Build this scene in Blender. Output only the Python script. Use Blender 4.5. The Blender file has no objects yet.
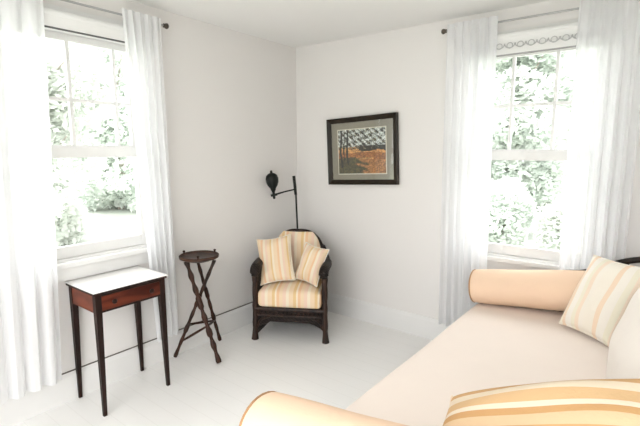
import bpy, bmesh, math, random
from mathutils import Vector, Matrix

random.seed(7)
SC = bpy.context.scene
COL = SC.collection
PI = math.pi

# ------------------------------------------------------------------ materials
def new_mat(name):
    m = bpy.data.materials.new(name)
    m.use_nodes = True
    nt = m.node_tree
    return m, nt, nt.nodes['Principled BSDF']

def mat(name, col, rough=0.6, metal=0.0, bump=0.0, bscale=60.0, var=0.0, vscale=8.0, spec=None, sheen=0.0, coat=0.0):
    m, nt, b = new_mat(name)
    N, L = nt.nodes, nt.links
    b.inputs['Roughness'].default_value = rough
    b.inputs['Metallic'].default_value = metal
    if spec is not None:
        b.inputs['Specular IOR Level'].default_value = spec
    if coat:
        b.inputs['Coat Weight'].default_value = coat
        b.inputs['Coat Roughness'].default_value = 0.08
    if sheen:
        b.inputs['Sheen Weight'].default_value = sheen
    tc = N.new('ShaderNodeTexCoord')
    n = N.new('ShaderNodeTexNoise')
    n.inputs['Scale'].default_value = vscale
    n.inputs['Detail'].default_value = 4
    L.new(tc.outputs['Object'], n.inputs['Vector'])
    mx = N.new('ShaderNodeMix'); mx.data_type = 'RGBA'
    c2 = tuple(max(0, c * (1 - var)) for c in col)
    mx.inputs[6].default_value = (*col, 1)
    mx.inputs[7].default_value = (*c2, 1)
    L.new(n.outputs['Fac'], mx.inputs[0])
    L.new(mx.outputs[2], b.inputs['Base Color'])
    if bump:
        n2 = N.new('ShaderNodeTexNoise')
        n2.inputs['Scale'].default_value = bscale
        n2.inputs['Detail'].default_value = 3
        L.new(tc.outputs['Object'], n2.inputs['Vector'])
        bp = N.new('ShaderNodeBump')
        bp.inputs['Strength'].default_value = bump
        bp.inputs['Distance'].default_value = 0.01
        L.new(n2.outputs['Fac'], bp.inputs['Height'])
        L.new(bp.outputs['Normal'], b.inputs['Normal'])
    return m

def wood(name, dark, light, rough=0.35, scale=14, stretch=(1, 1, 0.12), coat=0.0):
    m, nt, b = new_mat(name)
    N, L = nt.nodes, nt.links
    tc = N.new('ShaderNodeTexCoord'); mp = N.new('ShaderNodeMapping')
    mp.inputs['Scale'].default_value = stretch
    L.new(tc.outputs['Object'], mp.inputs['Vector'])
    n = N.new('ShaderNodeTexNoise')
    n.inputs['Scale'].default_value = scale; n.inputs['Detail'].default_value = 6
    n.inputs['Distortion'].default_value = 1.2
    L.new(mp.outputs['Vector'], n.inputs['Vector'])
    r = N.new('ShaderNodeValToRGB')
    r.color_ramp.elements[0].position = 0.33; r.color_ramp.elements[0].color = (*dark, 1)
    r.color_ramp.elements[1].position = 0.7; r.color_ramp.elements[1].color = (*light, 1)
    L.new(n.outputs['Fac'], r.inputs['Fac'])
    L.new(r.outputs['Color'], b.inputs['Base Color'])
    b.inputs['Roughness'].default_value = rough
    b.inputs['Specular IOR Level'].default_value = .22
    return m

def stripes(name, bands, period, rough=0.85, axis='X'):
    """woven stripes along one object axis; bands = [(start, colour)...]"""
    m, nt, b = new_mat(name)
    N, L = nt.nodes, nt.links
    tc = N.new('ShaderNodeTexCoord'); sp = N.new('ShaderNodeSeparateXYZ')
    L.new(tc.outputs['Object'], sp.inputs['Vector'])
    a = N.new('ShaderNodeMath'); a.operation = 'DIVIDE'; a.inputs[1].default_value = period
    L.new(sp.outputs[axis], a.inputs[0])
    f = N.new('ShaderNodeMath'); f.operation = 'FRACT'
    L.new(a.outputs[0], f.inputs[0])
    r = N.new('ShaderNodeValToRGB'); cr = r.color_ramp; cr.interpolation = 'CONSTANT'
    cr.elements[0].position = 0; cr.elements[0].color = (*bands[0][1], 1)
    cr.elements[1].position = bands[1][0]; cr.elements[1].color = (*bands[1][1], 1)
    for p, c in bands[2:]:
        e = cr.elements.new(p); e.color = (*c, 1)
    L.new(f.outputs[0], r.inputs['Fac'])
    n = N.new('ShaderNodeTexNoise'); n.inputs['Scale'].default_value = 90
    L.new(tc.outputs['Object'], n.inputs['Vector'])
    n3 = N.new('ShaderNodeTexNoise'); n3.inputs['Scale'].default_value = 14
    L.new(tc.outputs['Object'], n3.inputs['Vector'])
    ad = N.new('ShaderNodeMath'); ad.operation = 'MULTIPLY_ADD'; ad.inputs[1].default_value = 0.25
    L.new(n.outputs['Fac'], ad.inputs[0]); L.new(n3.outputs['Fac'], ad.inputs[2])
    bp = N.new('ShaderNodeBump'); bp.inputs['Strength'].default_value = 0.35; bp.inputs['Distance'].default_value = 0.012
    L.new(ad.outputs[0], bp.inputs['Height']); L.new(bp.outputs['Normal'], b.inputs['Normal'])
    L.new(r.outputs['Color'], b.inputs['Base Color'])
    b.inputs['Roughness'].default_value = rough
    b.inputs['Specular IOR Level'].default_value = 0.2
    return m

def sheer_mat(name, density):
    m = bpy.data.materials.new(name); m.use_nodes = True
    nt = m.node_tree; N, L = nt.nodes, nt.links
    N.clear()
    out = N.new('ShaderNodeOutputMaterial')
    tr = N.new('ShaderNodeBsdfTransparent'); tr.inputs['Color'].default_value = (1, 1, 1, 1)
    df = N.new('ShaderNodeBsdfDiffuse'); df.inputs['Color'].default_value = (0.95, 0.957, 0.97, 1)
    tl = N.new('ShaderNodeBsdfTranslucent'); tl.inputs['Color'].default_value = (0.95, 0.957, 0.97, 1)
    m1 = N.new('ShaderNodeMixShader'); m1.inputs[0].default_value = 0.45
    L.new(df.outputs[0], m1.inputs[1]); L.new(tl.outputs[0], m1.inputs[2])
    tc = N.new('ShaderNodeTexCoord'); n = N.new('ShaderNodeTexNoise'); n.inputs['Scale'].default_value = 6
    mp = N.new('ShaderNodeMapping'); mp.inputs['Scale'].default_value = (2.5, 2.5, 0.08)
    L.new(tc.outputs['Object'], mp.inputs['Vector']); L.new(mp.outputs['Vector'], n.inputs['Vector'])
    mr = N.new('ShaderNodeMapRange'); mr.inputs[1].default_value = 0.3; mr.inputs[2].default_value = 0.7
    mr.inputs[3].default_value = density - 0.06; mr.inputs[4].default_value = density + 0.06
    L.new(n.outputs['Fac'], mr.inputs[0])
    m2 = N.new('ShaderNodeMixShader')
    L.new(mr.outputs[0], m2.inputs[0]); L.new(tr.outputs[0], m2.inputs[1]); L.new(m1.outputs[0], m2.inputs[2])
    L.new(m2.outputs[0], out.inputs['Surface'])
    return m

def pane_mat(name, ior=1.45):
    m = bpy.data.materials.new(name); m.use_nodes = True
    nt = m.node_tree; N, L = nt.nodes, nt.links
    N.clear()
    out = N.new('ShaderNodeOutputMaterial')
    tr = N.new('ShaderNodeBsdfTransparent'); tr.inputs['Color'].default_value = (0.97, 0.98, 0.975, 1)
    gl = N.new('ShaderNodeBsdfGlossy'); gl.inputs['Roughness'].default_value = 0.02
    fr = N.new('ShaderNodeFresnel'); fr.inputs['IOR'].default_value = ior
    mx = N.new('ShaderNodeMixShader')
    ge = N.new('ShaderNodeNewGeometry'); iv = N.new('ShaderNodeMath'); iv.operation = 'SUBTRACT'; iv.inputs[0].default_value = 1
    mu = N.new('ShaderNodeMath'); mu.operation = 'MULTIPLY'     # one reflection per sheet, at its outer face
    L.new(ge.outputs['Backfacing'], iv.inputs[1]); L.new(iv.outputs[0], mu.inputs[0]); L.new(fr.outputs[0], mu.inputs[1])
    L.new(mu.outputs[0], mx.inputs[0]); L.new(tr.outputs[0], mx.inputs[1]); L.new(gl.outputs[0], mx.inputs[2])
    L.new(mx.outputs[0], out.inputs['Surface'])
    return m

def wicker_mat(name, c1, c2):
    m, nt, b = new_mat(name)
    N, L = nt.nodes, nt.links
    tc = N.new('ShaderNodeTexCoord')
    w = N.new('ShaderNodeTexWave'); w.bands_direction = 'Z'; w.inputs['Scale'].default_value = 28
    w.inputs['Distortion'].default_value = 1.5
    w2 = N.new('ShaderNodeTexWave'); w2.bands_direction = 'DIAGONAL'; w2.inputs['Scale'].default_value = 22
    L.new(tc.outputs['Object'], w.inputs['Vector']); L.new(tc.outputs['Object'], w2.inputs['Vector'])
    mu = N.new('ShaderNodeMath'); mu.operation = 'MULTIPLY'
    L.new(w.outputs['Fac'], mu.inputs[0]); L.new(w2.outputs['Fac'], mu.inputs[1])
    r = N.new('ShaderNodeValToRGB')
    r.color_ramp.elements[0].color = (*c1, 1); r.color_ramp.elements[1].color = (*c2, 1)
    L.new(mu.outputs[0], r.inputs['Fac']); L.new(r.outputs['Color'], b.inputs['Base Color'])
    bp = N.new('ShaderNodeBump'); bp.inputs['Strength'].default_value = 0.8; bp.inputs['Distance'].default_value = 0.006
    L.new(mu.outputs[0], bp.inputs['Height']); L.new(bp.outputs['Normal'], b.inputs['Normal'])
    b.inputs['Roughness'].default_value = 0.5
    b.inputs['Specular IOR Level'].default_value = .2
    return m

def floor_mat(name):
    m, nt, b = new_mat(name)
    N, L = nt.nodes, nt.links
    tc = N.new('ShaderNodeTexCoord'); sp = N.new('ShaderNodeSeparateXYZ')
    L.new(tc.outputs['Object'], sp.inputs['Vector'])
    d = N.new('ShaderNodeMath'); d.operation = 'DIVIDE'; d.inputs[1].default_value = 0.11
    L.new(sp.outputs['Y'], d.inputs[0])
    f = N.new('ShaderNodeMath'); f.operation = 'FRACT'; L.new(d.outputs[0], f.inputs[0])
    lt = N.new('ShaderNodeMath'); lt.operation = 'LESS_THAN'; lt.inputs[1].default_value = 0.03
    L.new(f.outputs[0], lt.inputs[0])
    n = N.new('ShaderNodeTexNoise'); n.inputs['Scale'].default_value = 3; n.inputs['Detail'].default_value = 5
    L.new(tc.outputs['Object'], n.inputs['Vector'])
    mx = N.new('ShaderNodeMix'); mx.data_type = 'RGBA'
    mx.inputs[6].default_value = (0.885, 0.875, 0.86, 1); mx.inputs[7].default_value = (0.86, 0.85, 0.835, 1)
    L.new(n.outputs['Fac'], mx.inputs[0])
    m2 = N.new('ShaderNodeMix'); m2.data_type = 'RGBA'; m2.inputs[7].default_value = (0.81, 0.80, 0.78, 1)
    L.new(lt.outputs[0], m2.inputs[0]); L.new(mx.outputs[2], m2.inputs[6])
    L.new(m2.outputs[2], b.inputs['Base Color'])
    b.inputs['Roughness'].default_value = 0.38
    return m

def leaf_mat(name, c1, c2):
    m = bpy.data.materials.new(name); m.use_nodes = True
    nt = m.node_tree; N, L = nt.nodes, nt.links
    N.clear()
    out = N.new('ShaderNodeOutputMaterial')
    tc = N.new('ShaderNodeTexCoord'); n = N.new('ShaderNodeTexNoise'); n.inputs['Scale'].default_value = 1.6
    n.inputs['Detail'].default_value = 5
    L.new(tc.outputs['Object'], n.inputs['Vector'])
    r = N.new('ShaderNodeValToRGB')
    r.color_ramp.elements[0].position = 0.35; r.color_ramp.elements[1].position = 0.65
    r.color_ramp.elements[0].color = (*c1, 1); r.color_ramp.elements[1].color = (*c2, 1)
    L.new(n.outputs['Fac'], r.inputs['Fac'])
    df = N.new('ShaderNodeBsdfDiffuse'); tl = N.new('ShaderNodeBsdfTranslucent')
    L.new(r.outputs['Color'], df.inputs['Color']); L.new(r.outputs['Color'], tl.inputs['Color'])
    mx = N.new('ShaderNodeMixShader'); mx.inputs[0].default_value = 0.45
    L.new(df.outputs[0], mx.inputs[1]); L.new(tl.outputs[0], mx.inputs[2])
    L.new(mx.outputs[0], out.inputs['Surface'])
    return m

M = {}
M['wall'] = mat('wall_paint', (0.79, 0.768, 0.75), 0.8, bump=0.04, bscale=160, var=0.02, vscale=2)
M['ceiling'] = mat('ceiling_paint', (0.86, 0.855, 0.84), 0.85, var=0.01)
M['trim'] = mat('trim_paint', (0.79, 0.785, 0.775), 0.4, var=0.02)
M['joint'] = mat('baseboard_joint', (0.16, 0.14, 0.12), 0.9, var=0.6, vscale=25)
M['floor'] = floor_mat('floor_paint')
M['sheer'] = sheer_mat('sheer_fabric', 0.80)
M['pane'] = pane_mat('window_glass')
M['picglass'] = pane_mat('picture_glass', 2.0)
M['bronze'] = mat('dark_bronze', (0.10, 0.085, 0.07), 0.4, 0.8)
M['rodgrey'] = mat('rod_grey', (0.42, 0.42, 0.42), 0.4, 0.6)
M['black'] = mat('black_iron', (0.008, 0.010, 0.009), 0.45, 0.0, bump=0.1, spec=.25)
M['shade'] = mat('shade_cloth', (0.80, 0.80, 0.79), 0.8, bump=0.1, bscale=200)
M['gapdark'] = mat('gap_shadow', (0.10, 0.10, 0.10), 0.6)  # shadow line under the rolled shade, put into the colour
M['gapgrey'] = mat('gap_shadow_grey', (0.36, 0.36, 0.36), 0.7)
M['lace'] = mat('lace_thread', (0.50, 0.50, 0.50), 0.9)
M['mahog'] = wood('mahogany', (0.09, 0.020, 0.010), (0.25, 0.062, 0.030), 0.35, 12, (0.25, 0.25, 1))
M['drawerwood'] = wood('drawer_veneer', (0.05, 0.010, 0.006), (0.19, 0.042, 0.02), 0.35, 14, (1, 0.2, 1))
M['darkleg'] = wood('dark_leg', (0.008, 0.004, 0.003), (0.026, 0.010, 0.007), 0.45, 14, (1, 1, .12))
M['whitetop'] = mat('white_lacquer', (0.90, 0.89, 0.875), 0.18, var=0.02, coat=0.5)
M['gypsy'] = wood('turned_brown_wood', (0.012, 0.006, 0.004), (0.06, 0.024, 0.014), 0.4, 20)
M['gypsytop'] = wood('tray_wood', (0.02, 0.010, 0.007), (0.09, 0.045, 0.03), 0.35, 10, (.3, 1, 1))
M['wicker'] = wicker_mat('dark_wicker', (0.008, 0.007, 0.007), (0.045, 0.026, 0.018))
M['cane'] = wood('dark_cane', (0.010, 0.008, 0.008), (0.05, 0.026, 0.018), 0.4, 30)
CREAM = (0.80, 0.62, 0.43); PEACH = (0.79, 0.52, 0.32); PINK = (0.80, 0.59, 0.46); GOLD = (0.74, 0.52, 0.27); PALE = (0.82, 0.71, 0.56)
M['stripe'] = stripes('striped_peach_cloth', [(0, CREAM), (.22, PEACH), (.34, PALE), (.5, PINK), (.62, CREAM), (.78, GOLD), (.88, PALE)], 0.135)
M['stripe_chair'] = stripes('chair_striped_cloth', [(0, CREAM), (.2, GOLD), (.34, PALE), (.42, PEACH), (.55, CREAM), (.7, PINK), (.86, PALE)], 0.17)
M['stripe_pale'] = stripes('striped_cream_cloth', [(0, (.86, .80, .70)), (.30, (.85, .68, .52)), (.42, (.86, .81, .73)), (.62, (.83, .78, .64)), (.74, (.86, .72, .58)), (.86, (.86, .80, .71))], 0.20)
M['stripe_gold'] = stripes('striped_gold_cloth', [(0, (.66, .44, .24)), (.22, (.76, .64, .49)), (.40, (.60, .36, .17)), (.6, (.70, .51, .32)), (.78, (.58, .34, .155)), (.9, (.78, .67, .53))], 0.17, axis='Y')
M['peach'] = mat('peach_cloth', (0.87, 0.64, 0.47), 0.85, bump=0.25, bscale=22, var=0.06, spec=0.2)
M['mattress'] = mat('pale_pink_cloth', (0.88, 0.78, 0.71), 0.85, bump=0.15, bscale=12, var=0.03, spec=0.2)
M['piping'] = mat('tan_piping', (0.42, 0.24, 0.12), 0.8)
M['creamcush'] = mat('cream_cloth', (0.88, 0.82, 0.76), 0.85, bump=0.2, bscale=16, var=0.04, spec=0.2)
M['bedwood'] = wood('ebonised_wood', (0.010, 0.008, 0.007), (0.03, 0.02, 0.016), 0.35)
M['pframe'] = wood('black_brown_frame', (0.012, 0.009, 0.006), (0.03, 0.02, 0.012), 0.35)
M['pmat'] = mat('taupe_mount', (0.30, 0.27, 0.21), 0.9, var=0.08, vscale=12)
M['bevel'] = mat('mount_bevel', (0.75, 0.70, 0.58), 0.9)
M['bark'] = mat('bark', (0.40, 0.36, 0.31), 0.9, bump=0.6, bscale=12, var=0.3)
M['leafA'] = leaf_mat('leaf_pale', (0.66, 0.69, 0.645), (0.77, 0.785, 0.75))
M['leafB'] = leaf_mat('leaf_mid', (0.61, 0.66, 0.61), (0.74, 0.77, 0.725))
M['lawn'] = mat('lawn_grass', (0.36, 0.385, 0.34), 0.95, bump=0.5, bscale=40, var=0.3, vscale=1.5)

# ------------------------------------------------------------------ mesh helpers
def obj(name, bm, m, parent=None, smooth=True, loc=None):
    bmesh.ops.recalc_face_normals(bm, faces=bm.faces)
    me = bpy.data.meshes.new(name)
    bm.to_mesh(me); bm.free()
    if smooth:
        for p in me.polygons:
            p.use_smooth = True
        me.set_sharp_from_angle(angle=math.radians(38))
    me.materials.append(m if not isinstance(m, str) else M[m])
    o = bpy.data.objects.new(name, me)
    COL.objects.link(o)
    if parent is not None:
        o.parent = parent
    if loc is not None:
        o.location = loc
    return o

def tag(o, label=None, cat=None, group=None, kind=None):
    if label: o['label'] = label
    if cat: o['category'] = cat
    if group: o['group'] = group
    if kind: o['kind'] = kind
    return o

def thing(name, label, cat, loc=(0, 0, 0), rotz=0.0, group=None):
    o = bpy.data.objects.new(name, None); COL.objects.link(o)
    o.empty_display_size = 0.1
    o.location = loc; o.rotation_euler = (0, 0, rotz)
    return tag(o, label, cat, group)

def struct(name, bm, m, parent=None, smooth=False):
    o = obj(name, bm, m, parent, smooth)
    if parent is None: o['kind'] = 'structure'
    return o

def box(bm, x0, x1, y0, y1, z0, z1, bev=0.0):
    v = [bm.verts.new((x, y, z)) for z in (z0, z1) for y in (y0, y1) for x in (x0, x1)]
    fs = [bm.faces.new([v[i] for i in f]) for f in ((0, 2, 3, 1), (4, 5, 7, 6), (0, 1, 5, 4), (2, 6, 7, 3), (0, 4, 6, 2), (1, 3, 7, 5))]
    if bev:
        es = list({e for f in fs for e in f.edges})
        bmesh.ops.bevel(bm, geom=es, offset=bev, segments=2, affect='EDGES', profile=0.7)
    return bm

def B(*a, bev=0.0):
    return box(bmesh.new(), *a, bev=bev)

def tube(bm, pts, r, seg=12, caps=True):
    """r: number or list of radii along pts"""
    pts = [Vector(p) for p in pts]
    rs = r if isinstance(r, (list, tuple)) else [r] * len(pts)
    rings = []
    ref = None
    for i, p in enumerate(pts):
        d = (pts[min(i + 1, len(pts) - 1)] - pts[max(i - 1, 0)]).normalized()
        if ref is None:
            ref = Vector((0, 0, 1)) if abs(d.z) < 0.9 else Vector((1, 0, 0))
        a = (ref - d * ref.dot(d)).normalized()
        ref = a
        b = d.cross(a)
        rings.append([bm.verts.new(p + (a * math.cos(2 * PI * k / seg) + b * math.sin(2 * PI * k / seg)) * rs[i]) for k in range(seg)])
    for i in range(len(rings) - 1):
        for k in range(seg):
            bm.faces.new((rings[i][k], rings[i][(k + 1) % seg], rings[i + 1][(k + 1) % seg], rings[i + 1][k]))
    if caps:
        bm.faces.new(rings[0][::-1]); bm.faces.new(rings[-1])
    return bm

def T(pts, r, seg=12):
    return tube(bmesh.new(), pts, r, seg)

def smooth_path(ctrl, n=8):
    """Catmull-Rom through control points"""
    c = [Vector(p) for p in ctrl]
    out = []
    for i in range(len(c) - 1):
        p0, p1, p2, p3 = c[max(i - 1, 0)], c[i], c[i + 1], c[min(i + 2, len(c) - 1)]
        for k in range(n):
            t = k / n
            out.append(0.5 * ((2 * p1) + (p2 - p0) * t + (2 * p0 - 5 * p1 + 4 * p2 - p3) * t * t + (3 * p1 - p0 - 3 * p2 + p3) * t ** 3))
    out.append(c[-1])
    return out

def lathe(prof, seg=32, bm=None, ofs=(0, 0, 0)):
    bm = bm or bmesh.new()
    ox, oy, oz = ofs
    rings = []
    for r, z in prof:
        if r < 1e-6:
            rings.append([bm.verts.new((ox, oy, oz + z))])
        else:
            rings.append([bm.verts.new((ox + r * math.cos(2 * PI * k / seg), oy + r * math.sin(2 * PI * k / seg), oz + z)) for k in range(seg)])
    for a, b in zip(rings, rings[1:]):
        for k in range(seg):
            k2 = (k + 1) % seg
            if len(a) == 1 and len(b) == 1: continue
            if len(a) == 1: bm.faces.new((a[0], b[k2], b[k]))
            elif len(b) == 1: bm.faces.new((a[k], a[k2], b[0]))
            else: bm.faces.new((a[k], a[k2], b[k2], b[k]))
    if len(rings[0]) > 1: bm.faces.new(rings[0][::-1])
    if len(rings[-1]) > 1: bm.faces.new(rings[-1])
    return bm

def pillow_bm(w, h, t, n=22, pinch=0.10, wrinkle=0.004, seed=0):
    """square stuffed cushion in the local XY plane, puffed along Z, corners drawn out"""
    bm = bmesh.new()
    rnd = random.Random(seed)
    ph = [rnd.uniform(0, 6.28) for _ in range(4)]
    def pos(i, j, s):
        u, v = 2 * i / n - 1, 2 * j / n - 1
        u2, v2 = math.sin(u * PI / 2) * .55 + u * .45, math.sin(v * PI / 2) * .55 + v * .45
        x = w / 2 * u2 * (1 - pinch * (1 - v2 * v2) * u2 * u2)
        y = h / 2 * v2 * (1 - pinch * (1 - u2 * u2) * v2 * v2)
        e = (max(0, 1 - abs(u2) ** 2.4) * max(0, 1 - abs(v2) ** 2.4)) ** 0.5
        z = s * t / 2 * e + wrinkle * e * (math.sin(5 * u + 3 * v + ph[0]) + math.sin(7 * v - 4 * u + ph[1]))
        return (x, y, z)
    top = {}; bot = {}
    for i in range(n + 1):
        for j in range(n + 1):
            top[i, j] = bm.verts.new(pos(i, j, 1))
            edge = i in (0, n) or j in (0, n)
            bot[i, j] = top[i, j] if edge else bm.verts.new(pos(i, j, -1))
    for i in range(n):
        for j in range(n):
            bm.faces.new((top[i, j], top[i + 1, j], top[i + 1, j + 1], top[i, j + 1]))
            q = (bot[i, j], bot[i, j + 1], bot[i + 1, j + 1], bot[i + 1, j])
            if len(set(q)) == 4 and not all(a in top.values() for a in ()):
                try: bm.faces.new(q)
                except ValueError: pass
    return bm

def pillow_edge(w, h, pinch, n=22):
    pts = []
    f = lambda a: math.sin(a * PI / 2) * .55 + a * .45
    seq = [(2 * i / n - 1, -1) for i in range(n)] + [(1, 2 * j / n - 1) for j in range(n)] + [(1 - 2 * i / n, 1) for i in range(n)] + [(-1, 1 - 2 * j / n) for j in range(n + 1)]
    for u, v in seq:
        u2, v2 = f(u), f(v)
        pts.append((w / 2 * u2 * (1 - pinch * (1 - v2 * v2) * u2 * u2), h / 2 * v2 * (1 - pinch * (1 - u2 * u2) * v2 * v2), 0))
    return pts

def frame_from(A, Bp, D):
    """matrix with X along A->Bp, Y roughly along A->D, centred on the parallelogram"""
    A, Bp, D = Vector(A), Vector(Bp), Vector(D)
    x = (Bp - A).normalized(); z = x.cross(D - A).normalized(); y = z.cross(x)
    c = A + (Bp - A) / 2 + (D - A) / 2
    m = Matrix(((x.x, y.x, z.x, c.x), (x.y, y.y, z.y, c.y), (x.z, y.z, z.z, c.z), (0, 0, 0, 1)))
    return m, (Bp - A).length, (D - A).length

def pillow(name, A, Bp, D, t, m, label, pipe='stripe_pale', pinch=0.10, seed=0, group=None, cat='pillow', swap=False):
    mx, w, h = frame_from(A, Bp, D)
    root = obj(name, pillow_bm(w, h, t, pinch=pinch, seed=seed), m)
    root.matrix_world = mx
    tag(root, label, cat, group)
    obj('piping', T(pillow_edge(w, h, pinch), 0.0045, 8), pipe, root)
    return root

# ------------------------------------------------------------------ room shell
H = 2.45
RX, RY = 3.7, -4.6            # how far the room reaches behind the camera
CEIL_END = -3.8  # ceiling cut short here, leaving an opening to let sky light in
WL = dict(y0=-2.40, y1=-1.57, z0=0.86, z1=2.20)     # left window opening
WR = dict(x0=1.62, x1=2.45, z0=0.76, z1=2.20)         # right window opening

struct('floor', B(-0.12, RX, RY, 0.12, -0.06, 0.0), 'floor')
bm = bmesh.new()
box(bm, -0.12, RX + .12, CEIL_END, 0.12, H, H + 0.12); box(bm, -0.12, 0.9, RY, CEIL_END, H, H + 0.12)  # left strip carried on to the rear, added to block sky light
struct('ceiling', bm, 'ceiling')
struct('wall_light_block', B(-0.12, 0.9, RY - .12, RY, 0, H), 'wall')  # partial wall out of view, added to hold back sky light from behind
bm = bmesh.new()
box(bm, -0.12, 0, RY, WL['y0'], 0, H); box(bm, -0.12, 0, WL['y1'], 0, 0, H)
box(bm, -0.12, 0, WL['y0'], WL['y1'], 0, WL['z0']); box(bm, -0.12, 0, WL['y0'], WL['y1'], WL['z1'], H)
struct('wall_left', bm, 'wall')
bm = bmesh.new()
box(bm, -0.12, WR['x0'], 0, 0.12, 0, H); box(bm, WR['x1'], RX, 0, 0.12, 0, H)
box(bm, WR['x0'], WR['x1'], 0, 0.12, 0, WR['z0']); box(bm, WR['x0'], WR['x1'], 0, 0.12, WR['z1'], H)
struct('wall_right', bm, 'wall')

struct('wall_side', B(RX, RX + .12, RY, .12, 0, H), 'wall')
# baseboards with a small rounded cap; the left one has a dark joint along its top
def base_profile(along, a0, a1):
    bm = bmesh.new()
    prof = [(0, 0), (.018, 0), (.018, .150), (.014, .162), (.010, .170), (.008, .178), (0, .178)]
    rings = []
    for a in (a0, a1):
        rings.append([bm.verts.new((d, a, z) if along == 'y' else (a, -d, z)) for d, z in prof])
    n = len(prof)
    for k in range(n):
        bm.faces.new((rings[0][k], rings[0][(k + 1) % n], rings[1][(k + 1) % n], rings[1][k]))
    bm.faces.new(rings[0]); bm.faces.new(rings[1][::-1])
    return bm
bl = struct('baseboard_left', base_profile('y', RY, 0), 'trim')
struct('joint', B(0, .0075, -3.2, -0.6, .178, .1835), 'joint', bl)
struct('baseboard_right', base_profile('x', 0.018, RX), 'trim')

# ------------------------------------------------------------------ windows
def window(name, to_world, w, z0, z1, bars, zh, mid):
    """double-hung window; local: X across the opening 0..w, Y into the room positive, Z up"""
    def bx(bm, x0, x1, y0, y1, za, zb, bev=0.003):
        t = bmesh.new(); box(t, x0, x1, y0, y1, za, zb, bev=bev)
        t.transform(to_world)
        me = bpy.data.meshes.new('tmp'); t.to_mesh(me); t.free(); bm.from_mesh(me); bpy.data.meshes.remove(me)
    root = bpy.data.objects.new(name, None); COL.objects.link(root)
    root['kind'] = 'structure'
    f = bmesh.new()                                      # jambs lining the opening
    bx(f, -.005, .015, -.125, .0, z0, z1); bx(f, w - .015, w + .005, -.125, .0, z0, z1)
    bx(f, .015, w - .015, -.125, 0, z1 - .015, z1 + .005); bx(f, .015, w - .015, -.13, 0, z0 - .005, z0 + .015)
    obj('jamb', f, 'trim', root, False)
    c = bmesh.new()                                      # casing on the wall
    bx(c, -.07, .004, 0, .02, z0 - .0, z1); bx(c, w - .004, w + .07, 0, .02, z0, z1)
    bx(c, -.08, w + .08, 0, .024, z1, z1 + .105)
    obj('casing', c, 'trim', root, False)
    s = bmesh.new(); bx(s, -.09, w + .09, -.02, .05, z0 - .028, z0)
    obj('stool', s, 'trim', root, False)
    s = bmesh.new(); bx(s, -.07, w + .07, 0, .018, z0 - .11, z0 - .028)
    obj('apron', s, 'trim', root, False)
    st = .035
    # upper sash (outer track)
    u = bmesh.new()
    ya, yb = -.095, -.062
    bx(u, .015, .015 + st, ya, yb, mid - .02, z1 - .015); bx(u, w - .015 - st, w - .015, ya, yb, mid - .02, z1 - .015)
    bx(u, .0145 + st, w - .0145 - st, ya + .001, yb - .001, z1 - .055, z1 - .016); bx(u, .0145 + st, w - .0145 - st, ya + .001, yb - .001, mid - .019, mid + .03)
    o = obj('upper_sash', u, 'trim', root, False)
    gx0, gx1 = .015 + st, w - .015 - st
    g = bmesh.new(); bx(g, gx0, gx1, -.080, -.077, mid + .02, z1 - .05, 0)
    obj('glass_pane', g, 'pane', o, False)
    mt = bmesh.new()
    for x in bars:
        bx(mt, x - .010, x + .010, -.092, -.065, mid + .02, z1 - .05, .002)
    bx(mt, gx0, gx1, -.091, -.066, zh - .010, zh + .010, .002)
    obj('muntin', mt, 'trim', o, False)
    # lower sash (inner track)
    l = bmesh.new()
    ya, yb = -.056, -.020
    bx(l, .015, .015 + st, ya, yb, z0 + .015, mid + .02); bx(l, w - .015 - st, w - .015, ya, yb, z0 + .015, mid + .02)
    bx(l, .0145 + st, w - .0145 - st, ya + .001, yb - .001, z0 + .016, z0 + .085); bx(l, .0145 + st, w - .0145 - st, ya + .001, yb - .001, mid - .045, mid + .019)
    o = obj('lower_sash', l, 'trim', root, False)
    g = bmesh.new(); bx(g, gx0, gx1, -.040, -.037, z0 + .08, mid - .02, 0)
    obj('glass_pane', g, 'pane', o, False)
    return root

# left wall: local X -> -world y? keep right handed: X -> +y reversed not needed for symmetric parts
mL = Matrix(((0, 1, 0, 0), (1, 0, 0, WL['y0']), (0, 0, 1, 0), (0, 0, 0, 1)))
window('window_1', mL, WL['y1'] - WL['y0'], WL['z0'], WL['z1'], [.15, .415, .69], 1.81, 1.515)
mR = Matrix(((1, 0, 0, WR['x0']), (0, -1, 0, 0), (0, 0, 1, 0), (0, 0, 0, 1)))
window('window_2', mR, WR['x1'] - WR['x0'], WR['z0'], WR['z1'], [.28, .55], 1.82, 1.49)

# rolled-up shades at the heads of the windows
def scallops(bm, length, z, y, n):
    for k in range(n):
        cx = length * (k + .5) / n
        r = length / n * .5
        pts = [(cx + r * math.cos(a), y, z - r * .9 * abs(math.sin(a)) - .004) for a in [PI * q / 12 for q in range(13)]]
        tube(bm, pts, .0032, 6)
        pts = [(cx + r * .55 * math.cos(a), y, z - .018 + r * .55 * math.sin(a)) for a in [2 * PI * q / 12 for q in range(13)]]
        tube(bm, pts, .0026, 6)

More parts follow.
